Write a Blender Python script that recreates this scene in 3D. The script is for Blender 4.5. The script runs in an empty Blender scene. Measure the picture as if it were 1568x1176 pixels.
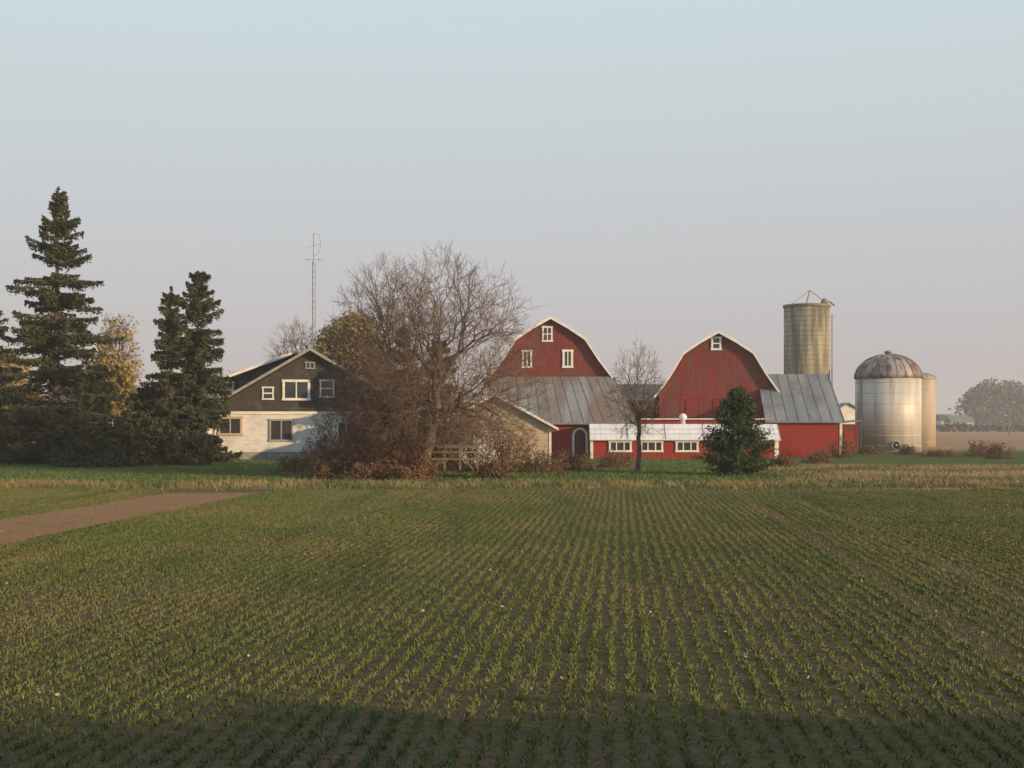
import bpy, math, random
import numpy as np
from mathutils import Vector
random.seed(7); rng=np.random.default_rng(7)
sc=bpy.context.scene
H=3.2; F=2000.0; HOR=645.0; CX=784.0
def X(px,D): return (px-CX)/F*D
def Z(py,D): return (HOR-py)/F*D+H
# ------------------------------------------------ materials
def N(nt,t,**k):
    n=nt.nodes.new(t)
    for a,b in k.items(): setattr(n,a,b)
    return n
def S(nt,sock,v):
    if isinstance(v,bpy.types.NodeSocket): nt.links.new(v,sock)
    else: sock.default_value=v
def M(nt,op,a,b=0.0,c=0.0):
    n=N(nt,'ShaderNodeMath',operation=op); S(nt,n.inputs[0],a); S(nt,n.inputs[1],b); S(nt,n.inputs[2],c); return n.outputs[0]
def SS(nt,v,a,b):
    n=N(nt,'ShaderNodeMapRange',interpolation_type='SMOOTHSTEP'); S(nt,n.inputs[0],v); n.inputs[1].default_value=a; n.inputs[2].default_value=b; return n.outputs[0]
def MIX(nt,f,a,b,bt='MIX'):
    n=N(nt,'ShaderNodeMix',data_type='RGBA',blend_type=bt); S(nt,n.inputs[0],f)
    for i,v in ((6,a),(7,b)):
        if isinstance(v,tuple): v=(v[0],v[1],v[2],1)
        S(nt,n.inputs[i],v)
    return n.outputs[2]
def NOISE(nt,vec,scale,detail=4,rough=.6):
    n=N(nt,'ShaderNodeTexNoise'); n.inputs['Scale'].default_value=scale; n.inputs['Detail'].default_value=detail; n.inputs['Roughness'].default_value=rough
    nt.links.new(vec,n.inputs['Vector']); return n.outputs[0]
def MAP(nt,vec,sc_):
    n=N(nt,'ShaderNodeMapping'); n.inputs['Scale'].default_value=sc_; nt.links.new(vec,n.inputs['Vector']); return n.outputs[0]
def newmat(name):
    m=bpy.data.materials.new(name); m.use_nodes=True; nt=m.node_tree; b=nt.nodes['Principled BSDF']
    return m,nt,b
def mat(name,c1,c2,scale=(1,1,1),rough=.85,metal=0,bump=0,island=0,c3=None,s3=(.3,.3,.3),t3=(.5,.65),coord='Object',spec=.3,lo=.35,hi=.65,lines=None):
    m,nt,b=newmat(name)
    vec=N(nt,'ShaderNodeTexCoord').outputs['Object'] if coord=='Object' else N(nt,'ShaderNodeNewGeometry').outputs['Position']
    n=NOISE(nt,MAP(nt,vec,scale),1.0)
    f=SS(nt,n,lo,hi)
    if island:
        g=N(nt,'ShaderNodeNewGeometry').outputs['Random Per Island']
        f=M(nt,'ADD',M(nt,'MULTIPLY',f,1-island),M(nt,'MULTIPLY',g,island))
    col=MIX(nt,f,c1,c2)
    if c3:
        col=MIX(nt,SS(nt,NOISE(nt,MAP(nt,vec,s3),1.0,6,.65),t3[0],t3[1]),col,c3)
    if lines:
        sp=N(nt,'ShaderNodeSeparateXYZ'); nt.links.new(vec,sp.inputs[0])
        fr=M(nt,'FRACT',M(nt,'MULTIPLY',sp.outputs[lines[0]],1/lines[1]))
        k=M(nt,'LESS_THAN',fr,lines[2])
        col=MIX(nt,M(nt,'MULTIPLY',k,lines[3]),col,(c1[0]*.3,c1[1]*.3,c1[2]*.3))
    nt.links.new(col,b.inputs['Base Color'])
    b.inputs['Roughness'].default_value=rough; b.inputs['Metallic'].default_value=metal
    b.inputs['Specular IOR Level'].default_value=spec
    if bump:
        bn=N(nt,'ShaderNodeBump'); bn.inputs['Strength'].default_value=bump; bn.inputs['Distance'].default_value=.05
        nt.links.new(n,bn.inputs['Height']); nt.links.new(bn.outputs[0],b.inputs['Normal'])
    return m
RED=mat('barn_red',(.225,.028,.024),(.135,.022,.022),(4,4,.25),c3=(.12,.055,.05),s3=(1.3,1.3,.35),t3=(.42,.68),bump=.3,lines=(0,.3,.1,.4))
RED2=mat('barn_red_bright',(.34,.029,.020),(.24,.028,.020),(6,6,.5),c3=(.19,.06,.05),s3=(.8,.8,.6),t3=(.48,.72),lines=(0,.4,.08,.4))
WHITE=mat('white_paint',(.80,.78,.75),(.66,.64,.62),(1,1,2))
WMET=mat('white_metal',(.80,.80,.80),(.66,.66,.68),(1.5,.5,.5),rough=.5,lines=(0,.45,.12,.25))
GALV=mat('galvanised_roof',(.19,.195,.205),(.27,.27,.275),(1.1,.12,.12),rough=.75,metal=.05,c3=(.20,.145,.12),s3=(.45,.16,.16),t3=(.42,.60))
GALV2=mat('galvanised_roof_grey',(.18,.195,.21),(.25,.26,.27),(1.1,.15,.15),rough=.75,metal=.05,c3=(.17,.15,.145),s3=(.5,.3,.3),t3=(.45,.65))
GRIB=mat('roof_seam',(.24,.24,.24),(.15,.145,.145),(2,.5,.5),rough=.7)
GLASS=mat('window_glass',(.03,.035,.04),(.05,.05,.06),(1,1,1),rough=.12,spec=.6)
SHING=mat('dark_shingle',(.042,.039,.038),(.07,.062,.058),(5,5,12),c3=(.095,.085,.075),s3=(1,1,1),lines=(2,.22,.15,.5))
ROOFD=mat('asphalt_shingle_roof',(.10,.085,.08),(.15,.12,.11),(2,3,3),c3=(.07,.06,.055),s3=(.5,.5,.5))
SIDING=mat('white_siding',(.74,.72,.73),(.63,.61,.63),(1,1,3),c3=(.50,.47,.46),s3=(.8,.8,.8),t3=(.45,.75),lines=(2,.2,.12,.2))
CONC=mat('foundation',(.34,.33,.32),(.25,.24,.23),(2,2,2))
BEIGE=mat('beige_siding',(.50,.41,.30),(.42,.34,.25),(1,1,2),lines=(2,.25,.12,.25))
BROWNW=mat('weathered_wood',(.24,.21,.18),(.15,.13,.11),(2,2,8))
BARK=mat('bark',(.10,.075,.06),(.17,.13,.105),(3,3,3),rough=.95)
BARKR=mat('bark_reddish',(.13,.075,.055),(.21,.13,.10),(1,1,1),rough=.95,island=.4)
TWIG=mat('twig',(.14,.10,.08),(.235,.165,.13),(1,1,1),rough=.95,island=.5)
METAL=mat('mast_steel',(.35,.35,.36),(.25,.25,.26),(1,1,1),rough=.5,metal=.5)
NEED=mat('spruce_needles',(.024,.036,.019),(.078,.085,.04),(.7,.7,.9),island=.45,c3=(.13,.10,.055),s3=(.5,.5,.5),t3=(.55,.78))
PINE=mat('pine_needles',(.018,.045,.02),(.062,.10,.042),(1.2,1.2,1.2),island=.5)
CEDAR=mat('cedar_foliage',(.03,.04,.02),(.075,.075,.035),(.8,.8,.8),island=.5)
YEL=mat('yellow_leaves',(.22,.16,.05),(.42,.29,.08),(.8,.8,.8),island=.5)
OLIVE=mat('olive_leaves',(.15,.135,.045),(.33,.25,.08),(.6,.6,.6),island=.5)
RUSTL=mat('rusty_leaves',(.10,.055,.038),(.21,.12,.07),(.8,.8,.8),island=.6)
FAR=mat('distant_foliage',(.09,.08,.085),(.15,.125,.12),(.05,.05,.1),island=.5)  # grey-violet of haze mixed into the base colour of far trees
FARG=mat('shade_screen_leaves',(.04,.06,.02),(.07,.09,.03),(1,1,1),island=.5)  # leaves of the unseen screen added for the foreground shade
DRY=mat('dry_grass',(.23,.17,.085),(.42,.31,.17),(.3,.3,.3),island=.5,c3=(.12,.13,.05),s3=(.15,.15,.15),t3=(.42,.6),coord='P')
VERGE=mat('verge_grass',(.15,.13,.058),(.33,.24,.125),(.3,.3,.3),island=.5,c3=(.09,.12,.04),s3=(.2,.2,.2),t3=(.44,.60),coord='P')
LITTER=mat('corn_litter',(.30,.24,.13),(.50,.42,.27),(1,1,1),island=.6)
# ------------------------------------------------ object helpers
def link(o,parent=None):
    sc.collection.objects.link(o)
    if parent is not None: o.parent=parent
    return o
def empty(name,x=0,y=0,z=0,rot=0):
    o=bpy.data.objects.new(name,None); o.location=(x,y,z); o.rotation_euler=(0,0,rot); o.empty_display_size=.5
    return link(o)
def poly(name,parent,vs,fs,m,smooth=False):
    me=bpy.data.meshes.new(name); me.from_pydata(vs,[],fs); me.validate(); me.update()
    import bmesh
    bm=bmesh.new(); bm.from_mesh(me); bmesh.ops.recalc_face_normals(bm,faces=bm.faces); bm.to_mesh(me); bm.free()
    me.materials.append(m)
    if smooth:
        for p in me.polygons: p.use_smooth=True
    return link(bpy.data.objects.new(name,me),parent)
def box(name,parent,x0,x1,y0,y1,z0,z1,m):
    vs=[(x,y,z) for x in (x0,x1) for y in (y0,y1) for z in (z0,z1)]
    return poly(name,parent,vs,[(0,1,3,2),(4,6,7,5),(0,4,5,1),(2,3,7,6),(0,2,6,4),(1,5,7,3)],m)
def prism(name,parent,prof,y0,y1,m):
    n=len(prof); vs=[(x,y0,z) for x,z in prof]+[(x,y1,z) for x,z in prof]
    fs=[tuple(range(n)),tuple(range(2*n-1,n-1,-1))]+[(i,(i+1)%n,(i+1)%n+n,i+n) for i in range(n)]
    return poly(name,parent,vs,fs,m)
def roof(name,parent,line,th,y0,y1,m):
    return prism(name,parent,line+[(x,z+th) for x,z in reversed(line)],y0,y1,m)
def bars(name,parent,segs,w,m,sides=4,ext=0):
    vs=[];fs=[]
    for s in segs:
        p,q=Vector(s[0]),Vector(s[1]); ww=s[2] if len(s)>2 else w
        d=(q-p).normalized(); a=d.cross(Vector((0,0,1))) 
        if a.length<.01: a=d.cross(Vector((1,0,0)))
        a.normalize(); b=d.cross(a)
        base=len(vs)
        for c in (p,q):
            for i in range(sides):
                t=2*math.pi*(i+.5)/sides
                vs.append(tuple(c+(a*math.cos(t)+b*math.sin(t))*ww*.5*1.414))
        for i in range(sides):
            j=(i+1)%sides; fs.append((base+i,base+j,base+sides+j,base+sides+i))
        fs.append(tuple(base+i for i in range(sides))); fs.append(tuple(base+sides+i for i in reversed(range(sides))))
    return poly(name,parent,vs,fs,m)
def lathe(name,parent,prof,seg,m,smooth=True):
    vs=[];fs=[]
    for r,z in prof:
        for i in range(seg):
            t=2*math.pi*i/seg; vs.append((r*math.cos(t),r*math.sin(t),z))
    for k in range(len(prof)-1):
        for i in range(seg):
            j=(i+1)%seg; fs.append((k*seg+i,k*seg+j,(k+1)*seg+j,(k+1)*seg+i))
    fs.append(tuple(reversed(range(seg))))
    fs.append(tuple(range((len(prof)-1)*seg,len(prof)*seg)))
    return poly(name,parent,vs,fs,m,smooth)
def window(parent,name,cx,z0,w,h,y,nx=1,ny=1,fr=.14,fm=None):
    fm=fm or WHITE; x0,x1,z1=cx-w/2,cx+w/2,z0+h
    box(name+'_glass',parent,x0+fr*.6,x1-fr*.6,y-.05,y+.05,z0+fr*.6,z1-fr*.6,GLASS)
    box(name+'_sill',parent,x0-.05,x1+.05,y-.12,y+.02,z0,z0+fr,fm); box(name+'_head',parent,x0-.05,x1+.05,y-.12,y+.02,z1-fr,z1,fm)
    box(name+'_jamb_l',parent,x0,x0+fr,y-.115,y+.02,z0+fr,z1-fr,fm); box(name+'_jamb_r',parent,x1-fr,x1,y-.115,y+.02,z0+fr,z1-fr,fm)
    for i in range(1,nx):
        xx=x0+w*i/nx; box(name+'_mullion',parent,xx-.05,xx+.05,y-.1,y+.02,z0+fr,z1-fr,fm)
    for i in range(1,ny):
        zz=z0+h*i/ny; box(name+'_rail',parent,x0+fr,x1-fr,y-.095,y+.02,zz-.05,zz+.05,fm)
class Buf:
    def __init__(s): s.v=[];s.f=[];s.m=[];s.n=0;s.tv=[];s.tf=[];s.tm=[]
    def quads(s,V,mi):
        n=len(V); s.v.append(V.reshape(-1,3)); s.f.append(np.arange(n*4).reshape(n,4)+s.n); s.m.append(np.full(n,mi)); s.n+=n*4
    def tube(s,pts,rad,sides,mi=0):
        base=len(s.tv)
        for k,p in enumerate(pts):
            q=pts[min(k+1,len(pts)-1)]; o=pts[max(k-1,0)]
            dx,dy,dz=q[0]-o[0],q[1]-o[1],q[2]-o[2]; L=math.sqrt(dx*dx+dy*dy+dz*dz)+1e-9; dx/=L;dy/=L;dz/=L
            if abs(dx)<.8: ax,ay,az=0,dz,-dy
            else: ax,ay,az=-dz,0,dx
            L=math.sqrt(ax*ax+ay*ay+az*az)+1e-9; ax/=L;ay/=L;az/=L
            bx,by,bz=dy*az-dz*ay,dz*ax-dx*az,dx*ay-dy*ax
            r=rad[k]
            for i in range(sides):
                t=6.28318*i/sides; c=math.cos(t)*r; q2=math.sin(t)*r
                s.tv.append((p[0]+ax*c+bx*q2,p[1]+ay*c+by*q2,p[2]+az*c+bz*q2))
        for k in range(len(pts)-1):
            for i in range(sides):
                j=(i+1)%sides; a=base+k*sides
                s.tf.append((a+i,a+j,a+sides+j,a+sides+i)); s.tm.append(mi)
    def build(s,name,mats,parent=None,loc=(0,0,0),smooth=False):
        v=list(s.v); f=list(s.f); m=list(s.m)
        if s.tv:
            v.append(np.array(s.tv)); f.append(np.array(s.tf)+s.n); m.append(np.array(s.tm))
        v=np.concatenate(v).astype(np.float32); f=np.concatenate(f).astype(np.int32); m=np.concatenate(m).astype(np.int32)
        me=bpy.data.meshes.new(name); me.vertices.add(len(v)); me.vertices.foreach_set('co',v.ravel())
        me.loops.add(len(f)*4); me.loops.foreach_set('vertex_index',f.ravel())
        me.polygons.add(len(f)); me.polygons.foreach_set('loop_start',np.arange(len(f),dtype=np.int32)*4)
        for mm in mats: me.materials.append(mm)
        me.polygons.foreach_set('material_index',m); me.update(calc_edges=True)
        o=bpy.data.objects.new(name,me); o.location=loc; return link(o,parent)
def leafq(C,size,elong=1.0,flat=0.0,var=.4):
    n=len(C); a=rng.normal(size=(n,3)); a[:,2]*=(1-flat); a/=np.linalg.norm(a,axis=1)[:,None]+1e-9
    b=rng.normal(size=(n,3)); b=np.cross(a,b); b/=np.linalg.norm(b,axis=1)[:,None]+1e-9
    s=size*(1+var*rng.uniform(-1,1,(n,1))); a=a*s*elong; b=b*s
    return np.stack([C-a*.5-b*.25,C+a*.1-b*.5,C+a*.5+b*.1,C-a*.05+b*.5],axis=1)
def norm(v):
    L=math.sqrt(v[0]**2+v[1]**2+v[2]**2)+1e-9; return [v[0]/L,v[1]/L,v[2]/L]
def grow(buf,p,d,L,r,lvl,maxl,env,kids=(5,6,5,4,3),spread=.6,up=.05,tips=None,wob=.13,rmin=.008,lf=(.55,.75),ex=2.0):
    ns=5 if lvl<3 else 3
    pts=[tuple(p)];rad=[r]; cur=list(p); dd=list(d); step=L/ns
    nodes=[]
    for i in range(ns):
        dd=norm([dd[0]+random.gauss(0,wob),dd[1]+random.gauss(0,wob),dd[2]+random.gauss(0,wob)+up])
        cur=[cur[0]+dd[0]*step,cur[1]+dd[1]*step,cur[2]+dd[2]*step]
        rr=max(rmin,r*(1-.6*(i+1)/ns)); pts.append(tuple(cur)); rad.append(rr)
        nodes.append((tuple(cur),tuple(dd),rr))
        if env is not None:
            c,e=env
            q=sum(abs((cur[k]-c[k])/e[k])**ex for k in range(3))
            if q>random.uniform(.85,1.08) and lvl>=1: break
    buf.tube(pts,rad,7 if r>.12 else (5 if r>.05 else 3),0 if r>.035 else 1)
    if lvl>=maxl:
        if tips is not None: tips.append(pts[-1])
        return
    k=kids[min(lvl,len(kids)-1)]
    for j in range(k):
        idx=min(len(nodes)-1,int(len(nodes)*(j+random.random()*.8)/k))
        c,dv,rr=nodes[idx]
        a=[random.gauss(0,1) for _ in range(3)]
        dot=sum(a[t]*dv[t] for t in range(3)); a=norm([a[t]-dot*dv[t] for t in range(3)])
        sp=spread*random.uniform(.6,1.3)
        nd=norm([dv[t]*math.cos(sp)+a[t]*math.sin(sp) for t in range(3)])
        grow(buf,c,nd,L*random.uniform(*lf),max(rmin,rr*random.uniform(.5,.7)),lvl+1,maxl,env,kids,spread,up,tips,wob,rmin,lf,ex)
# ------------------------------------------------ world and sun
EL=math.radians(11); AZ=math.radians(58)
w=bpy.data.worlds.new("World"); sc.world=w; w.use_nodes=True; nt=w.node_tree
bg=nt.nodes['Background']; bg.inputs[1].default_value=.1
sky=N(nt,'ShaderNodeTexSky',sky_type='NISHITA'); sky.sun_disc=False; sky.sun_elevation=EL; sky.sun_rotation=math.pi-AZ; sky.dust_density=2.5
tc=N(nt,'ShaderNodeTexCoord'); sp=N(nt,'ShaderNodeSeparateXYZ'); nt.links.new(tc.outputs['Generated'],sp.inputs[0])
cr=N(nt,'ShaderNodeValToRGB'); nt.links.new(sp.outputs[2],cr.inputs[0])
el=cr.color_ramp.elements
el[0].position=0; el[0].color=(.545,.475,.485,1); el[1].position=1; el[1].color=(.42,.55,.68,1)
for p,c in ((.06,(.575,.54,.56)),(.13,(.605,.61,.635)),(.22,(.635,.695,.715)),(.31,(.655,.765,.80)),(.5,(.60,.73,.80))):
    e=el.new(p); e.color=(*c,1)
sc10=MIX(nt,1.0,cr.outputs[0],(10,10,10),'MULTIPLY')
nt.links.new(MIX(nt,.88,sky.outputs[0],sc10),bg.inputs[0])
L=bpy.data.lights.new('sun','SUN'); L.energy=5.0; L.angle=math.radians(.6); L.color=(1,.70,.38)
so=link(bpy.data.objects.new('sun',L))
tosun=Vector((math.sin(AZ)*math.cos(EL),-math.cos(AZ)*math.cos(EL),math.sin(EL)))
so.rotation_euler=tosun.to_track_quat('Z','Y').to_euler(); so.location=(60,-40,40)
# ------------------------------------------------ camera
cam=bpy.data.cameras.new('camera'); cam.sensor_width=36; cam.lens=36*F/1568; cam.shift_y=(HOR-588)/1568; cam.clip_end=9000; cam.clip_start=.1
co=link(bpy.data.objects.new('camera',cam)); co.location=(0,0,H); co.rotation_euler=(math.pi/2,0,0); sc.camera=co
# ------------------------------------------------ ground
m,nt,b=newmat('ground')
pos=N(nt,'ShaderNodeNewGeometry').outputs['Position']; sp=N(nt,'ShaderNodeSeparateXYZ'); nt.links.new(pos,sp.inputs[0]); gx,gy=sp.outputs[0],sp.outputs[1]
nb=NOISE(nt,pos,.09,5,.6); nm=NOISE(nt,pos,.6,5,.7); nf=NOISE(nt,pos,6,5,.7)
yw=M(nt,'ADD',gy,M(nt,'MULTIPLY',M(nt,'SUBTRACT',nm,.5),5))
u=M(nt,'SUBTRACT',M(nt,'MULTIPLY',gx,.9966),M(nt,'MULTIPLY',gy,.083))
soil=MIX(nt,SS(nt,nf,.35,.65),(.135,.093,.056),(.225,.155,.098))
soil=MIX(nt,M(nt,'MULTIPLY',SS(nt,nb,.38,.62),.5),soil,(.105,.12,.045))
lawn=MIX(nt,SS(nt,nm,.35,.65),(.07,.11,.032),(.12,.15,.05))
lawn=MIX(nt,M(nt,'MULTIPLY',SS(nt,nf,.5,.7),.5),lawn,(.17,.155,.07))
tan=MIX(nt,SS(nt,nm,.35,.58),(.18,.17,.08),(.43,.31,.18))
tanv=MIX(nt,SS(nt,nm,.35,.62),(.10,.13,.045),(.26,.20,.105))
farf=MIX(nt,SS(nt,nb,.35,.6),(.33,.205,.125),(.40,.26,.165))
nbx=M(nt,'MULTIPLY',M(nt,'SUBTRACT',nb,.5),40)
tanm=M(nt,'MULTIPLY',SS(nt,M(nt,'ADD',gx,M(nt,'MULTIPLY',nbx,.4)),15,21),M(nt,'SUBTRACT',1.0,SS(nt,M(nt,'ADD',gy,M(nt,'MULTIPLY',nbx,.4)),84,98)))
col=MIX(nt,SS(nt,M(nt,'ADD',gy,M(nt,'MULTIPLY',nbx,.3)),135,150),lawn,farf)
edge=M(nt,'MULTIPLY',M(nt,'SUBTRACT',1.0,SS(nt,yw,65,70)),.8)
col=MIX(nt,edge,col,tanv)
col=MIX(nt,tanm,col,tan)
col=MIX(nt,SS(nt,yw,60.5,63),soil,col)
strip=M(nt,'MULTIPLY',M(nt,'MULTIPLY',SS(nt,M(nt,'ADD',u,M(nt,'MULTIPLY',nf,.5)),-20.4,-19.8),M(nt,'SUBTRACT',1.0,SS(nt,M(nt,'ADD',u,M(nt,'MULTIPLY',nf,1.1)),-15.7,-15.1))),M(nt,'SUBTRACT',1.0,SS(nt,yw,57,60)))
sc1=MIX(nt,SS(nt,nf,.35,.62),(.45,.265,.15),(.29,.17,.10)); sc1=MIX(nt,M(nt,'MULTIPLY',SS(nt,nm,.48,.66),.6),sc1,(.22,.18,.08))
col=MIX(nt,strip,col,sc1)
nt.links.new(col,b.inputs['Base Color']); b.inputs['Roughness'].default_value=1; b.inputs['Specular IOR Level'].default_value=.05
bn=N(nt,'ShaderNodeBump'); bn.inputs['Strength'].default_value=1; bn.inputs['Distance'].default_value=.2; nt.links.new(nf,bn.inputs['Height']); nt.links.new(bn.outputs[0],b.inputs['Normal'])
g=4000
poly('ground',None,[(-g,-g,0),(g,-g,0),(g,g,0),(-g,g,0)],[(0,1,2,3)],m)
# ------------------------------------------------ wheat seedlings in drill rows
m,nt,b=newmat('wheat_blade')
pos=N(nt,'ShaderNodeNewGeometry').outputs['Position']; isl=N(nt,'ShaderNodeNewGeometry').outputs['Random Per Island']
n1=NOISE(nt,pos,.12,4,.6); n2=NOISE(nt,MAP(nt,pos,(.7,.06,1)),1.0,4,.6)
c=MIX(nt,isl,(.08,.12,.035),(.155,.185,.068))
c=MIX(nt,M(nt,'MULTIPLY',SS(nt,n1,.38,.62),.7),c,(.20,.18,.082))
c=MIX(nt,M(nt,'MULTIPLY',SS(nt,n2,.48,.66),.55),c,(.06,.095,.033))
nt.links.new(c,b.inputs['Base Color']); b.inputs['Roughness'].default_value=.7; b.inputs['Specular IOR Level'].default_value=.2
WHEAT=m
field=empty('wheat_field')
T=4.0; ROWS=16
variants=[]; tram=[]
for k in range(10):
    P=[]
    for r_ in range(ROWS):
        n=int(4*135*random.uniform(.65,1.15))
        if k>=7 and r_ in (4,5,12,13): n=int(n*.22)
        v=rng.uniform(0,T,n); gap=np.sin(v*random.uniform(2,5)+random.random()*6)+np.sin(v*random.uniform(7,12)+random.random()*6)
        v=v[(gap>-1.1)|(rng.random(n)<.35)]; n=len(v)
        uu=(r_+.5)*T/ROWS+rng.normal(0,.028,n)+.02*np.sin(v*1.57)
        P.append(np.stack([uu,v,np.zeros(n)],1))
    n=500; P.append(np.stack([rng.uniform(0,T,n),rng.uniform(0,T,n),np.zeros(n)],1))
    P=np.concatenate(P); n=len(P)
    hgt=rng.uniform(.025,.085,n); ang=rng.uniform(0,6.283,n); lean=rng.uniform(0,.07,n); a2=rng.uniform(0,6.283,n); wd=rng.uniform(.005,.010,n)
    sx=np.stack([np.cos(ang)*wd,np.sin(ang)*wd,np.zeros(n)],1)
    tip=P+np.stack([np.cos(a2)*lean,np.sin(a2)*lean,hgt],1); mid=P*.45+tip*.55; mid[:,2]+=.015
    V=np.stack([P-sx,P+sx,mid+sx*.8,tip],1)
    bf=Buf(); bf.quads(V,0); o=bf.build('wheat_tile',[WHEAT],field); (variants if k<7 else tram).append(o.data)
    bpy.data.objects.remove(o)
rot=-math.atan(.083)
for i in range(-13,11):
    for j in range(1,17):
        u0=i*T; v0=j*T-.5
        if i==-5: continue
        cxx=u0*.9966+v0*.083+2; cy=-u0*.083+v0*.9966
        if abs(cxx)>.42*(cy+4)+9 or cy>61.5-T+.5: continue
        o=bpy.data.objects.new('wheat_rows',random.choice(tram if i in (-9,-3,1,5) else variants)); o.location=(u0*.9966+v0*.083,-u0*.083+v0*.9966,.0); o.rotation_euler=(0,0,rot); link(o,field)
n=900; yy=10+52*rng.random(n)**.7; xx=rng.uniform(-1,1,n)*(.42*yy+3)
b_=Buf(); b_.quads(leafq(np.stack([xx,yy,rng.uniform(.01,.07,n)],1),.028,2.0,.6),0); b_.build('corn_husk_litter',[LITTER])
def blades(name,x,y,hmin,hmax,wd,mt,lean=.35):
    n=len(x); P=np.stack([x,y,np.zeros(n)],1); h=rng.uniform(hmin,hmax,n); ang=rng.uniform(0,6.28,n); a2=rng.uniform(0,6.28,n)
    sx=np.stack([np.cos(ang),np.sin(ang),np.zeros(n)],1)*wd
    tip=P+np.stack([np.cos(a2)*h*lean,np.sin(a2)*h*lean,h],1); mid=P*.5+tip*.5; mid[:,2]+=h*.1
    bb=Buf(); bb.quads(np.stack([P-sx,P+sx,mid+sx*.7,tip],1),0); return bb.build(name,[mt])
n=36000; x=rng.uniform(-32,34,n); y=64.5+.5*np.sin(x*.4)+rng.normal(0,1.7,n); k=np.sin(x*.7)+np.sin(x*2.3+1)+rng.normal(0,1,n)>-.6
blades('verge_grass',x[k],y[k],.05,.36,.018,VERGE,.6)
n=50000; x=rng.uniform(15,50,n); y=rng.uniform(63,94,n); k=(np.sin(x*.5+y*.3)+np.sin(y*.9)+rng.normal(0,1,n)>-.8)
blades('dry_meadow_grass',x[k],y[k],.05,.26,.02,DRY,.6)
LAWN=mat('lawn_blades',(.065,.105,.03),(.12,.155,.05),(.4,.4,.4),island=.5,coord='P')
n=50000; x=rng.uniform(-45,18,n); y=rng.uniform(65,112,n)
blades('lawn_grass',x,y,.04,.14,.03,LAWN)
# ------------------------------------------------ farmhouse
D=110; hs=empty('farmhouse',X(475,D),D,0,.13)
box('foundation',hs,-8.3,8.3,.05,12,0,.62,CONC)
box('lower_wall',hs,-8.45,8.45,0,12.05,.62,4.0,SIDING)
prism('upper_gable_wall',hs,[(-8.45,4.0),(8.45,4.0),(0,9.05)],.02,12,SHING)
rl=[(-9.1,3.72),(0,9.12),(9.1,3.72)]
roof('main_roof',hs,rl,.2,-.75,12.6,ROOFD)
roof('rake_board',hs,rl,.26,-.83,-.752,CONC)
box('belt_course',hs,-8.55,8.55,-.1,.0,3.78,4.02,WHITE)
prism('dormer_wall',hs,[(-6.5,5.2),(-2,7.9),(-2.2,8.55),(-6.5,7.0)],2.5,9,SHING)
roof('dormer_roof',hs,[(-7.4,6.72),(-1.2,9.0)],.18,1.9,9.6,ROOFD)
roof('dormer_fascia',hs,[(-7.45,6.7),(-1.6,8.85)],.24,1.82,1.898,WHITE)
window(hs,'gable_window',-1.15,4.95,2.3,1.75,.02,2,1,.2)
window(hs,'attic_window_l',-3.5,5.0,.95,1.1,.02,1,2,.12)
window(hs,'attic_window_r',1.4,5.2,1.2,1.5,.02,1,2,.12)
window(hs,'vent_window',0,7.6,.8,.6,.02,2,1,.1,CONC)
window(hs,'porch_window',-6.6,2.0,2.0,1.6,0,2,1,.2,BEIGE)
window(hs,'sitting_room_window',-2.4,1.5,2.0,1.9,0,2,1,.16,CONC)
window(hs,'kitchen_window',3.0,1.5,1.6,1.7,0,2,1,.16,WHITE)
box('corner_post',hs,-8.6,-8.25,-.14,.0,.0,3.77,WHITE)
box('downspout',hs,-7.9,-7.8,-.12,-.02,.1,3.7,WHITE)
prism('porch_roof',hs,[(8.5,3.2),(12,2.6),(12,2.75),(8.5,3.5)],1,8,ROOFD)
bars('porch_posts',hs,[((11.7,1.3,0),(11.7,1.3,2.6)),((11.7,4.5,0),(11.7,4.5,2.6)),((11.7,7.7,0),(11.7,7.7,2.6))],.16,WHITE)
# ------------------------------------------------ beige garage
D=98; gs=empty('garage',X(758,D),D,0,0)
box('walls',gs,-4.2,4.2,0,7,0,2.75,BEIGE)
prism('gable',gs,[(-4.2,2.75),(4.2,2.75),(0,5.05)],.0,7,BEIGE)
gl=[(-4.75,2.5),(0,5.1),(4.75,2.5)]
roof('roof',gs,gl,.14,-.5,7.5,ROOFD); roof('rake_trim',gs,gl,.2,-.56,-.502,WHITE)
box('garage_door',gs,-2.6,.6,-.06,0,.02,2.3,SIDING)
bars('door_trim',gs,[((-2.68,-.05,.02),(-2.68,-.05,2.4)),((.68,-.05,.02),(.68,-.05,2.4)),((-2.76,-.05,2.42),(.76,-.05,2.42))],.12,WHITE)
box('corner_board',gs,4.05,4.23,-.05,0,0,2.7,WHITE)
# ------------------------------------------------ barns
def barn(name,cx,D,rot,hw,bx,zp,zb,ze,depth):
    e=empty(name,X(cx,D),D,0,rot)
    prof=[(-hw,0),(hw,0),(hw,ze),(bx,zb),(0,zp),(-bx,zb),(-hw,ze)]
    prism('walls',e,prof,0,depth,RED)
    mx=(bx+hw)/2; mz=(zb+ze)/2-.08
    ln=[(-hw-.5,ze-.42),(-hw-.1,ze-.02),(-mx,mz),(-bx,zb),(-bx*.5,(zb+zp)/2+.08),(0,zp),(bx*.5,(zb+zp)/2+.08),(bx,zb),(mx,mz),(hw+.1,ze-.02),(hw+.5,ze-.42)]
    ln=[(x,z+.03) for x,z in ln]
    roof('gambrel_roof',e,ln,.2,-.5,depth+.5,GALV2); roof('rake_trim',e,[(x,z-.03) for x,z in ln],.27,-.62,-.502,WHITE)
    return e
b1=barn('gambrel_barn',843,125,-.02,5.9,3.25,12.95,10.95,7.1,20)
window(b1,'loft_window',-.3,10.8,1.0,1.5,0,2,2,.16)
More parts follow.
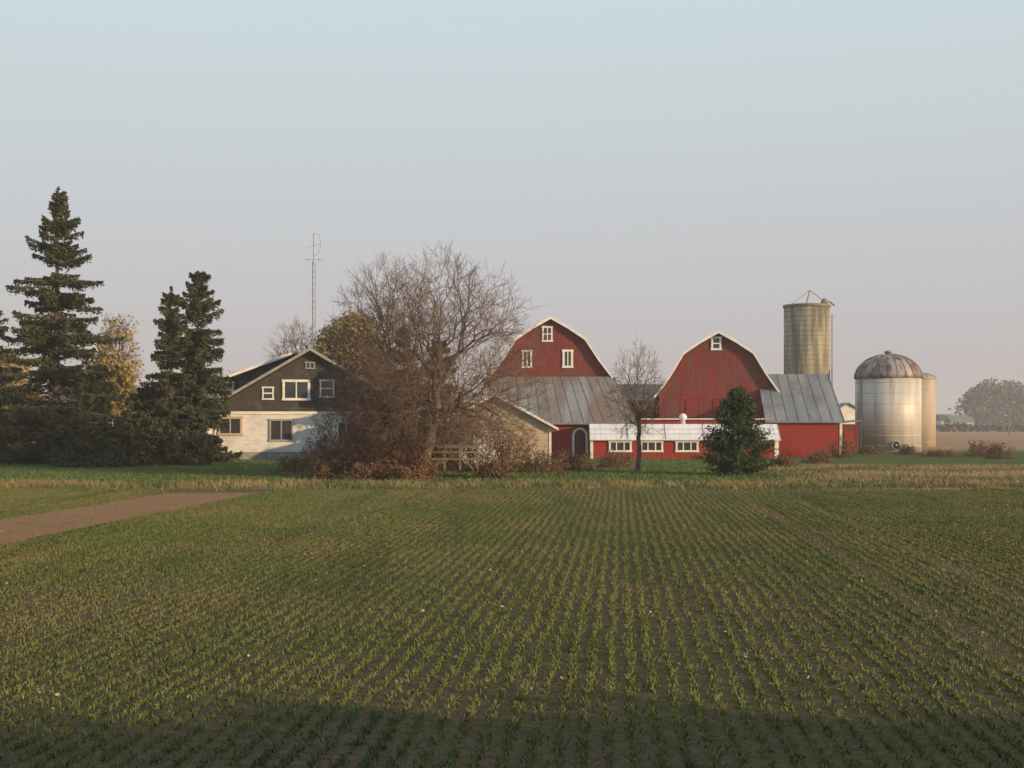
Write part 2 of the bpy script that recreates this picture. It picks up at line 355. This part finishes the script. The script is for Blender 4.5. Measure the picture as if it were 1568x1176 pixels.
window(b1,'left_window',-2.25,8.3,.95,1.7,0,2,1,.15)
window(b1,'right_window',1.65,8.3,1.0,1.75,0,2,1,.2)
b2=barn('gambrel_barn',1100,125,-.12,5.6,3.25,11.6,9.6,5.8,18)
window(b2,'loft_window',-.2,10.0,.95,1.3,0,1,2,.18)
bars('girt_board',b2,[((-5.6,-.04,5.45),(5.6,-.04,5.45))],.1,RED2)
bars('door_track',b2,[((-.4,-.05,.3),(-.4,-.05,5.3)),((-3,-.05,.3),(-3,-.05,5.3)),((2.4,-.05,.3),(2.4,-.05,5.3))],.08,RED2)
def metalroof(parent,name,xa0,xa1,ya,za,xb0,xb1,yb,zb,m,step=.9,th=.1):
    vs=[(xa0,ya,za),(xa1,ya,za),(xb1,yb,zb),(xb0,yb,zb)]; vs+= [(x,y,z-th) for x,y,z in vs]
    poly(name,parent,vs,[(0,1,2,3),(7,6,5,4),(0,4,5,1),(1,5,6,2),(2,6,7,3),(3,7,4,0)],m)
    n=int((xb1-xb0)/step); sg=[]
    for i in range(n+1):
        t=i/n; p=(xa0+(xa1-xa0)*t,ya,za+.02); q=(xb0+(xb1-xb0)*t,yb,zb+.02); sg.append((p,q))
    bars(name+'_seams',parent,sg,.045,GRIB)
    sg=[]
    for t in (.33,.66):
        sg.append(((xa0+(xb0-xa0)*t,ya+(yb-ya)*t,za+(zb-za)*t+.005),(xa1+(xb1-xa1)*t,ya+(yb-ya)*t,za+(zb-za)*t+.005)))
    bars(name+'_laps',parent,sg,.03,GRIB)
lt=empty('cattle_shed',X(843,117),117,0,-.02)
prism('end_walls',lt,[(-5,0),(7.3,0),(7.3,3.1),(-5,3.1)],0,7.8,RED2)
metalroof(lt,'metal_roof',-5.6,6.1,7.6,7.45,-5.6,7.75,-.5,3.1,GALV)
poly('roof_end_wall',lt,[(7.1,.1,3.1),(6.0,7.5,3.1),(5.9,7.5,7.2)],[(0,1,2)],RED2)
bars('eave_board',lt,[((-5.6,-.55,2.98),(7.75,-.55,2.98))],.14,GRIB)
dx=X(888,117)-X(843,117)
box('arched_door',lt,dx-.45,dx+.45,-.05,0,.1,2.45,RED)
ar=[((dx-.6,-.06,0),(dx-.6,-.06,1.9)),((dx+.6,-.06,0),(dx+.6,-.06,1.9))]; pr=None
for i in range(9):
    t=math.pi*i/8; q=(dx-.6*math.cos(t),-.06,1.9+.65*math.sin(t)); 
    if pr: ar.append((pr,q))
    pr=q
bars('arch_trim',lt,ar,.2,WHITE)
mk=empty('milk_house',X(1048,112),112,0,-.03)
a,b2x=X(903,112)-X(1048,112),X(1196,112)-X(1048,112)
box('walls',mk,a+.1,b2x-.3,0,4.6,0,1.75,RED2)
prism('roof_body',mk,[(a+.1,1.75),(b2x-.3,1.75),(b2x-.3,2.75),(a+.1,2.75)],1.5,4.6,RED2)
metalroof(mk,'white_roof',a,b2x-.1,1.4,2.95,a,b2x-.1,-.35,1.66,WMET,3.0)
box('roof_top',mk,a,b2x-.1,1.4,4.7,2.86,2.95,WMET)
for px in (950,998,1052): window(mk,'milk_window',X(px,112)-X(1048,112),.55,1.95,1.0,0,3,1,.17)
box('corner_board',mk,a+.05,a+.3,-.05,0,0,1.6,WHITE); box('corner_board_r',mk,b2x-.6,b2x-.25,-.05,0,0,1.6,WHITE)
vt=lathe('ventilator',mk,[(.2,0),(.2,.4),(.34,.45),(.34,.7),(.16,.9),(.05,.95)],14,WMET); vt.location=(.1,2.2,2.95)
lk=empty('link_shed',X(985,128),128,0,0)
prism('walls',lk,[(-4,0),(3,0),(3,5.2),(-4,5.2)],0,7,RED)
metalroof(lk,'metal_roof',-4,3.5,6,7.0,-4,3.5,-.4,5.25,GALV2)
box('low_lean_roof',lk,-3,12.5,-9.5,-3,3.35,3.45,WMET); box('low_lean_wall',lk,-2.8,12.3,-9.2,-3.2,0,3.35,RED2)
st=empty('stable',X(1232,118),118,0,-.1)
prism('walls',st,[(-3.5,0),(3.3,0),(3.3,3.1),(-3.5,3.1)],0,9.5,RED2)
metalroof(st,'metal_roof',-3.4,3.35,9.5,7.8,-3.5,3.5,-.4,3.15,GALV2)
poly('roof_end_wall',st,[(3.2,0,3.1),(3.2,9.4,3.1),(3.2,9.4,7.6)],[(0,1,2)],RED2)
box('corner_board',st,3.1,3.33,-.06,0,0,3.05,WHITE)
ws=empty('white_shed',X(1299,155),155)
box('walls',ws,-1.3,1.3,0,3,0,4.6,WHITE); roof('roof',ws,[(-1.5,4.5),(0,5.3),(1.5,4.5)],.12,-.3,3.3,GALV2)
prism('gable',ws,[(-1.3,4.6),(1.3,4.6),(0,5.25)],0,3,WHITE)
rs=empty('feed_room',X(1300,132),132)
box('walls',rs,-1.0,1.0,0,3,0,2.9,RED); roof('roof',rs,[(-1.2,2.95),(1.2,3.2)],.12,-.3,3.3,GALV2)
box('door',rs,-.5,.5,-.05,0,.05,2.1,RED2)
# ------------------------------------------------ silos
STAVE=mat('concrete_staves',(.36,.315,.22),(.26,.23,.17),(2.2,2.2,.22),c3=(.14,.135,.12),s3=(1.1,1.1,.12),t3=(.44,.6),lines=(2,.75,.05,.4))
HOOP=mat('steel_hoops',(.26,.22,.15),(.18,.155,.12),(1,1,1))
BIN=mat('bin_steel',(.60,.57,.53),(.49,.46,.43),(1.2,1.2,.12),rough=.55,metal=.15,c3=(.34,.27,.22),s3=(1.3,1.3,.09),t3=(.52,.72))
DOME=mat('weathered_dome',(.33,.32,.32),(.23,.22,.22),(1.5,1.5,.3),rough=.6,metal=.2,c3=(.17,.10,.08),s3=(1.6,1.6,.3),t3=(.46,.60))
D=140; sl=empty('concrete_silo',X(1235.5,D),D); R=2.42; zt=15.6
lathe('stave_wall',sl,[(R,0),(R,zt)],40,STAVE)
for i in range(30):
    z=.3+i*.52; lathe('hoop_%d'%i,sl,[(R,z),(R+.022,z+.01),(R+.022,z+.04),(R,z+.05)],40,HOOP)
lathe('rim',sl,[(R+.02,zt-.25),(R+.1,zt-.22),(R+.1,zt+.05),(R,zt+.06)],40,HOOP)
bars('hoist_frame',sl,[((-1.8,0,zt),(.3,0,zt+1.65)),((.3,0,zt+1.65),(1.9,-.3,zt+.3)),((.3,0,zt+1.65),(.2,1.5,zt))],.08,METAL)
bars('ladder',sl,[((R+.25,-.3,2),(R+.25,-.3,zt-.9)),((R+.25,.15,2),(R+.25,.15,zt-.9))]+[((R+.25,-.3,2+.4*i),(R+.25,.15,2+.4*i)) for i in range(31)]+[((R,-.1,zt-1.2),(R+.6,-.1,zt-1.2))],.04,HOOP)
bl=lathe('blower_hood',sl,[(.38,0),(.42,.3),(.3,.6),(.1,.72)],14,HOOP); bl.location=(1.75,-.6,zt)
bars('chute_pipe',sl,[((2.2,-.7,zt+.4),(2.75,-.9,zt-.1))],.16,HOOP)
def binn(name,cx,D,R,zs,zt,mw,md):
    e=empty(name,X(cx,D),D)
    lathe('wall',e,[(R,0),(R,zs)],48,mw)
    dz=zt-zs-.25
    dp=[(R*1.03*math.cos(t),zs-.05+dz*math.sin(t)) for t in [math.pi/2*i/9*.97 for i in range(10)]]
    lathe('dome_roof',e,dp,48,md)
    lathe('vent_cap',e,[(.35,zt-.3),(.35,zt-.12),(.5,zt-.1),(.12,zt+.08)],16,md)
    sg=[]
    for k in range(24):
        a=2*math.pi*k/24; pr=None
        for r,z in dp[:-1]:
            q=((r+.02)*math.cos(a),(r+.02)*math.sin(a),z+.02)
            if pr: sg.append((pr,q))
            pr=q
    bars('dome_ribs',e,sg,.05,md)
    for i in range(int(zs/1.1)):
        z=.6+i*1.1; lathe('band_%d'%i,e,[(R,z),(R+.02,z+.01),(R+.02,z+.04),(R,z+.05)],48,mw)
    return e
e=binn('domed_silo',1360,138,3.38,7.75,10.6,BIN,DOME)
lathe_o=lathe('opening_ring',e,[(.45,0),(.45,.25),(.38,.25),(.38,.02)],16,METAL); lathe_o.rotation_euler=(math.pi/2,0,0); lathe_o.location=(-.2,-3.3,.7)
lathe_i=lathe('opening_dark',e,[(.38,0),(.38,.1)],16,GLASS); lathe_i.rotation_euler=(math.pi/2,0,0); lathe_i.location=(-.2,-3.31,.7)
bars('fill_pipe',e,[((-3.2,-1.3,0),(-3.2,-1.3,7.5)),((-3.2,-1.3,7.5),(-1.8,-.7,9.6))],.12,METAL)
binn('domed_silo',1407,165,2.05,8.5,9.6,mat('tan_bin',(.48,.40,.32),(.40,.33,.27),(1,1,.2)),mat('tan_bin_roof',(.42,.36,.3),(.34,.29,.25),(1,1,.2)))
# ------------------------------------------------ antenna mast
D=118; an=empty('antenna_tower',X(480,D),D); zt=17.6; sg=[]
cs=[(.2*math.cos(a),.2*math.sin(a)) for a in (0.3,2.39,4.49)]
for c_ in cs: sg.append(((c_[0],c_[1],0),(c_[0]*.8,c_[1]*.8,zt),.04))
z=0
while z<zt-.5:
    for i in range(3):
        a_,b_2=cs[i],cs[(i+1)%3]; sg.append(((a_[0],a_[1],z),(b_2[0],b_2[1],z+.55),.025))
    z+=.55
sg+=[((0,0,zt-.3),(0,0,20.2),.05),((-.85,0,17.8),(.85,0,17.8),.035),((-.5,0,17.6),(-.5,0,18.0),.03),((.5,0,17.6),(.5,0,18.0),.03),((-.65,0,18.9),(.6,0,19.2),.03)]
pr=None
for i in range(15):
    t=math.radians(-120+240*i/14); q=(.15+.5*math.cos(t),0,19.2+1.0*math.sin(t))
    if pr: sg.append((pr,q,.03))
    pr=q
bars('lattice_mast',an,sg,.03,METAL)
# ------------------------------------------------ wooden fence platform
D=76; wf=empty('wooden_fence',X(694,D),D)
sg=[]
for x in (-1.35,-.5,.4,1.4): sg.append(((x,0,0),(x,0,1.75),.12)); 
for z in (1.7,1.4,1.0): sg.append(((-1.5,-.08,z),(1.5,-.08,z),.11))
for x in (-1.35,1.4): sg.append(((x,1.3,0),(x,1.3,1.7),.12))
sg+=[((-1.3,.05,.1),(-.5,.05,1.3),.08),((.4,.05,1.3),(1.4,.05,.1),.08)]
bars('posts_and_rails',wf,sg,.1,BROWNW); box('top_planks',wf,-1.5,1.55,-.15,1.45,1.77,1.82,BROWNW)
# ------------------------------------------------ conifers
def conifer(name,px,D,ytop,rb,m,dens=1.0,shape=.85,clear=.03,ragged=.3,wf_=2.0,droop=.35,tsz=.27,lean=0,hang=.2,nl0=(5,8)):
    x0=X(px,D); h=Z(ytop,D); bf=Buf(); C=[]; 
    bf.tube([(0,0,0),(lean*.5,0,h*.5),(lean,0,h)],[h*.016+.05,h*.009+.03,.02],7)
    nw=int(h*wf_)
    for i in range(nw):
        t=clear+(1-clear)*(i+random.random()*1.2)/nw
        if t>.985: continue
        R=rb*((1-t)**shape)*(1 if t>.12 else .75+2*t)
        nl=random.randint(*nl0)
        a0=random.random()*6.28
        for j in range(nl):
            a=a0+6.28*j/nl+random.gauss(0,.3); Lr=R*random.uniform(1-ragged*1.5,1+ragged*.6)+.15
            z0=h*(t+random.gauss(0,.010)); dr=droop*(1-t*.8)*random.uniform(.2,1.9); pts=[]; upc=random.uniform(.4,1.1)
            for s_ in range(6):
                s=s_/5; zz=z0+Lr*(-dr*s+upc*dr*s*s)+ (.35*Lr*s if t>.7 else 0)
                pts.append((lean*t+Lr*s*math.cos(a),Lr*s*math.sin(a),zz))
            bf.tube(pts,[.05*(1-s_/6)+.01 for s_ in range(6)],3)
            n=int((12+66*Lr)*dens)
            s=rng.uniform(.05,1,n)**.75; P=np.array(pts); idx=s*5; i0=np.clip(idx.astype(int),0,4); fr=(idx-i0)[:,None]
            Q=P[i0]*(1-fr)+P[i0+1]*fr
            wdt=(.08+.30*Lr*(1-s)*.9)
            side=rng.uniform(-1,1,n)*wdt; Q[:,0]+=-math.sin(a)*side; Q[:,1]+=math.cos(a)*side
            Q[:,2]-=np.abs(rng.normal(0,hang,n))+.2*np.abs(side)
            C.append(Q)
    n=int(60*dens); zz=rng.uniform(h*.93,h*1.0,n); C.append(np.stack([lean+rng.normal(0,.12,n)*(h*1.01-zz),rng.normal(0,.12,n)*(h*1.01-zz),zz],1))
    C=np.concatenate(C); C=C[C[:,2]>.1]
    bf.quads(leafq(C,tsz*.42,2.8,.3),1)
    return bf.build(name,[BARK,m],None,(x0,D,0))
conifer('spruce_tree',85,98,287,6.4,NEED,1.2,.82,.05,.5,wf_=1.7,lean=.2,hang=.22,droop=.3,nl0=(6,8))
conifer('spruce_tree',-24,106,450,5.0,NEED,1.2,.75,.04,.4,wf_=1.8)
conifer('spruce_tree',303,101,415,3.2,NEED,1.5,.55,.02,.5,wf_=2.1,hang=.22)
conifer('spruce_tree',262,99,438,3.0,NEED,1.4,.75,.02,.5,wf_=2.0,hang=.2)
conifer('spruce_tree',225,104,590,3.2,NEED,1.3,.55,.02,.35)
conifer('spruce_tree',672,104,515,3.0,CEDAR,1.2,.6,.05,.3)
conifer('spruce_tree',618,108,497,2.6,CEDAR,1.2,.7,.05,.3)
D=78; bf=Buf(); h=5.15; bf.tube([(0,0,0),(0,0,h*.9)],[.13,.03],7); C=[]
for i in range(210):
    t=random.random()**.85; R=2.35*min(1,(t+.28)*2.4)*(1-t)**.5*random.uniform(.62,1.18); a=random.random()*6.28; z=.25+(h-.4)*t
    p0=(0,0,max(.3,z-.5*R)); p1=(R*math.cos(a),R*math.sin(a),z)
    bf.tube([p0,p1],[.03,.012],3)
    n=120; s=rng.uniform(.4,1.05,n)[:,None]; Q=np.array(p0)*(1-s)+np.array(p1)*s+rng.normal(0,.12,(n,3)); C.append(Q)
C=np.concatenate(C); C=C[C[:,2]>.12]; bf.quads(leafq(C,.06,3.0,0),1); bf.build('pine_tree',[BARK,PINE],None,(X(1130,D),D,0))
# ------------------------------------------------ deciduous trees: limbs that divide until every part of the crown is reached
def divide(bf,pos,d,pts,rt,depth,twl):
    n=len(pts); c=pts.mean(0); v=c-pos; L=np.linalg.norm(v)+1e-6
    if n==1:
        e=pts[0]; mid=(pos+e)/2+d*L*.15+rng.normal(0,.05*L,3)
        bf.tube([tuple(pos),tuple(mid),tuple(e)],[rt*1.3,rt*1.1,rt],3,1)
        dv=(e-mid); dv/=np.linalg.norm(dv)+1e-6
        for _ in range(3):
            s=pos+(e-pos)*random.uniform(.4,1); t=dv+rng.normal(0,.5,3)+np.array((0,0,.15)); t/=np.linalg.norm(t)
            l=twl*random.uniform(.5,1.2); m_=s+t*l*.5; q=m_+(t+rng.normal(0,.25,3))*l*.5
            bf.tube([tuple(s),tuple(m_),tuple(q)],[rt*1.0,rt*.9,rt*.6],3,1)
        return
    f=.22 if n>60 else .34
    npos=pos+v*f*random.uniform(.8,1.2); 
    mid=(pos+npos)/2+d*L*f*.16+rng.normal(0,.035*L*f*2,3)
    r0=rt*n**.47; r1=r0*.9
    bf.tube([tuple(pos),tuple(mid),tuple(npos)],[r0,(r0+r1)/2,r1],8 if r0>.1 else (5 if r0>.04 else 3),0 if r0>.03 else 1)
    nd=npos-mid; nd/=np.linalg.norm(nd)+1e-6
    q=pts-c; 
    if n>2:
        cov=q.T@q; w_,ev=np.linalg.eigh(cov); ax=ev[:,2]+rng.normal(0,.25,3)
    else: ax=q[0]
    pr=q@ax; th=np.quantile(pr,random.uniform(.32,.68)); A=pts[pr<=th]; B=pts[pr>th]
    if len(A)==0 or len(B)==0: A,B=pts[:n//2],pts[n//2:]
    divide(bf,npos,nd,A,rt,depth+1,twl); divide(bf,npos,nd,B,rt,depth+1,twl)
def crown(name,px,D,ytop,hwpx,ntar,trunk,cz,offpx=0,rt=.009,lean=(0,0),zmin=1.5,twl=.5,leaf=None,nleaf=0,lsz=.1,inner=.45,tr=None):
    h=Z(ytop,D); hw=hwpx*D/F; ox=offpx*D/F; bf=Buf()
    q=rng.normal(size=(ntar*3,3)); q/=np.linalg.norm(q,axis=1)[:,None]; q*=rng.uniform(inner**2,1,(ntar*3,1))**.5
    lump=1+.05*np.sin(q[:,:1]*5+q[:,1:2]*4+random.random()*6)+.04*np.sin(q[:,:1]*11+q[:,2:]*9)
    P=np.array((ox,0,cz))+q*np.array((hw,hw,h-cz-twl*.5))*lump; P=P[P[:,2]>zmin][:ntar]
    r0=tr or rt*ntar**.47*1.05; bf.tube([(0,0,0),(0,0,.25),(lean[0]*.45,lean[1]*.4,trunk*.5),(lean[0],lean[1],trunk)],[r0*1.6,r0*1.2,r0,r0*.95],9)
    divide(bf,np.array((lean[0],lean[1],trunk*.97)),np.array((0,0,1.0)),P,rt,0,twl)
    if leaf is not None:
        C=P[rng.integers(0,len(P),nleaf)]+rng.normal(0,.3,(nleaf,3)); bf.quads(leafq(C,lsz,1.4),2)
    return bf.build(name,[BARK,TWIG]+([leaf] if leaf else []),None,(X(px,D),D,0))
crown('bare_maple_tree',640,73,374,156,3600,2.0,5.4,46,.0075,(.6,0),2.0,.6,inner=.4)
crown('bare_maple_tree',592,79,377,102,2100,2.4,6.6,0,.0075,(0,0),3.0,.6,inner=.4)
crown('bare_apple_tree',977,82,513,52,460,1.5,4.8,0,.008,(.1,0),2.2,.5,inner=.2)
crown('bare_ash_tree',450,122,474,48,420,3,8.5,0,.012,(0,0),4,.8)
crown('leafy_ash_tree',540,124,474,66,800,3,8.5,0,.011,(0,0),3,.7,OLIVE,11000,.24)
crown('yellow_birch_tree',180,112,470,34,400,3,8.5,0,.01,(0,0),3,.7,YEL,1300,.2)
crown('yellow_birch_tree',8,125,530,45,350,2,6.5,0,.01,(0,0),2,.7,YEL,2500,.28)
crown('oak_tree',158,110,535,42,500,2,6.0,0,.01,(0,0),2,.7,OLIVE,4000,.26)
# ------------------------------------------------ shrubs
def shrub(name,px,D,ytop,hwpx,stems=26,leaf=RUSTL,nleaf=2500,lsz=.07,maxl=3,mats=None,kids=(5,5,4,3)):
    h=Z(ytop,D); hw=hwpx*D/F; bf=Buf(); tips=[]
    for i in range(stems):
        a=random.random()*6.28; q=random.random()**.6; tl=q*1.0
        d=norm([math.sin(tl)*math.cos(a),math.sin(tl)*math.sin(a),math.cos(tl)])
        grow(bf,(hw*.45*q*math.cos(a),hw*.45*q*math.sin(a),0),d,h*random.uniform(.5,.75),.028,1,maxl,((0,0,h*.4),(hw,hw,h*.62)),kids,.5,.04,tips,rmin=.006,lf=(.45,.7))
    T_=np.array(tips); C=T_[rng.integers(0,len(T_),nleaf)]+rng.normal(0,.12,(nleaf,3)); C[:,2]=np.abs(C[:,2])
    n2=nleaf//2; th=rng.uniform(0,6.28,n2); rr=hw*rng.random(n2)**.5; C2=np.stack([rr*np.cos(th),rr*np.sin(th),np.abs(rng.normal(0,h*.16,n2))],1)
    bf.quads(leafq(np.concatenate([C,C2]),lsz,1.5),2)
    return bf.build(name,(mats or [BARKR,BARKR])+[leaf],None,(X(px,D),D,0))
shrub('dogwood_shrub',600,76,552,64,42,nleaf=5000,maxl=4)
shrub('dogwood_shrub',535,80,588,44,30,nleaf=3000,maxl=4)
shrub('dogwood_shrub',562,75,632,52,30,nleaf=3000)
shrub('dogwood_shrub',655,84,560,56,36,nleaf=5000,maxl=4)
shrub('dogwood_shrub',722,86,590,52,32,nleaf=4000,maxl=4)
shrub('dogwood_shrub',772,82,640,40,26,nleaf=2000)
shrub('dogwood_shrub',612,73,655,42,28,nleaf=2600)
shrub('dogwood_shrub',500,84,655,36,22,nleaf=1800)
for px,D,yt,hw in ((455,84,700,34),(500,74,706,34),(560,71,712,36),(620,70,714,30),(755,74,706,26),(645,72,706,22),(830,82,690,40),(880,86,690,35),(940,90,692,30),(1200,92,700,25),(1250,100,692,25),(1290,115,668,16),(1500,118,676,28),(1530,112,680,22),(1440,118,690,30),(1390,124,683,22),(1330,128,684,18)):
    shrub('weed_bush',px,D,yt,hw,18,RUSTL,1500,.07,2)
for px,D,yt,hw in ((150,92,640,60),(230,96,645,50),(60,100,620,60),(290,95,660,30),(190,99,610,50)):
    shrub('evergreen_shrub',px,D,yt,hw,20,CEDAR,8000,.18,2)
# ------------------------------------------------ distant tree lines
def treeline(name,x0,x1,y,hmin,hmax,n,sz,m=FAR,wob=14,dep=14):
    bf=Buf(); x=x0+(x1-x0)*rng.random(n); hh=hmin+(hmax-hmin)*(.5+.25*np.sin(x/wob)+.12*np.sin(x/(wob*.37)+2)+.06*np.sin(x/(wob*.13)+1))
    hh=hh*np.clip(.45+(x-x0)/14,0,1)**.5
    t=rng.random(n)**.7; C=np.stack([x,y+rng.normal(0,dep,n)*np.sqrt(1.02-t),t*hh*rng.uniform(.8,1.05,n)],1)
    bf.quads(leafq(C,sz,1.2),0)
    return bf.build(name,[m])
treeline('distant_trees',208,420,600,18,25,45000,1.0)
treeline('distant_trees',-130,-55,300,8,15,14000,.8,dep=6)
treeline('distant_treeline',330,1300,1500,6,11,12000,3,wob=60)
treeline('distant_treeline',-1300,330,1700,6,12,12000,3,wob=60)
treeline('far_hedgerow',-180,-30,220,2,5,8000,.7,dep=4)
treeline('far_hedgerow',130,260,400,1.5,4,6000,.7,dep=4)
ROOFG=mat('green_roof',(.16,.19,.165),(.19,.22,.195),(.3,.3,.3)); DIM=mat('dull_siding',(.5,.48,.46),(.42,.40,.39),(.5,.5,.5))
def farhouse(px,D,w_,h_,rh,mw,mr):
    e=empty('distant_house',X(px,D),D)
    box('walls',e,-w_/2,w_/2,0,7,0,h_,mw)
    vs=[(-w_/2-.4,-.5,h_),(w_/2+.4,-.5,h_),(w_/2+.4,3.5,h_+rh),(-w_/2-.4,3.5,h_+rh),(-w_/2-.4,7.5,h_),(w_/2+.4,7.5,h_)]
    poly('roof',e,vs,[(0,1,2,3),(3,2,5,4),(0,3,4),(1,5,2)],mr)
    window(e,'window',-w_/4,1,1.3,1.3,0,2,1); window(e,'window_r',w_/4,1,1.3,1.3,0,2,1)
farhouse(1470,420,5.5,3.0,2.2,DIM,ROOFG); farhouse(1450,450,4,3.6,2,DIM,ROOFD); farhouse(1483,430,3.5,3,1.8,DIM,ROOFG)
farhouse(183,150,4,4,3,DIM,ROOFD)
pl=empty('utility_pole',X(1545,300),300); bars('pole',pl,[((0,0,0),(0,0,6.5),.22),((-.9,0,6),(.9,0,6),.12)],.2,BROWNW)
# ------------------------------------------------ unseen leafy screen added behind the viewer to cast the foreground shade
hh=(13.6+4.4)*math.tan(EL)/math.cos(AZ)
bf=Buf(); n=70000; x=rng.uniform(-40,110,n); top=hh+.12*np.sin(x*.5)+.1*np.sin(x*1.7); z=rng.random(n)**.8*top*rng.uniform(.88,1.04,n)
bf.quads(leafq(np.stack([x,-4.4+rng.normal(0,.4,n),z],1),.4,1.3),1)
for i in range(47):
    xx=-40+i*3.2; bf.tube([(xx,-4.4,0),(xx,-4.4,hh*.8)],[.1,.05],5)
bf.build('shade_screen',[BARK,FARG])
# ------------------------------------------------ thin morning haze lying over the farm and the land beyond
m=bpy.data.materials.new('morning_haze'); m.use_nodes=True; nt=m.node_tree; nt.nodes.clear()
vs_=N(nt,'ShaderNodeVolumeScatter'); vs_.inputs['Color'].default_value=(.95,.93,.94,1); vs_.inputs['Density'].default_value=.0006
ou=N(nt,'ShaderNodeOutputMaterial'); nt.links.new(vs_.outputs[0],ou.inputs['Volume'])
box('morning_haze',None,-500,500,35,1200,-.5,24,m)
print('objects',len(bpy.data.objects))
sc.view_settings.view_transform='Standard'; sc.view_settings.look='None'; sc.view_settings.exposure=0
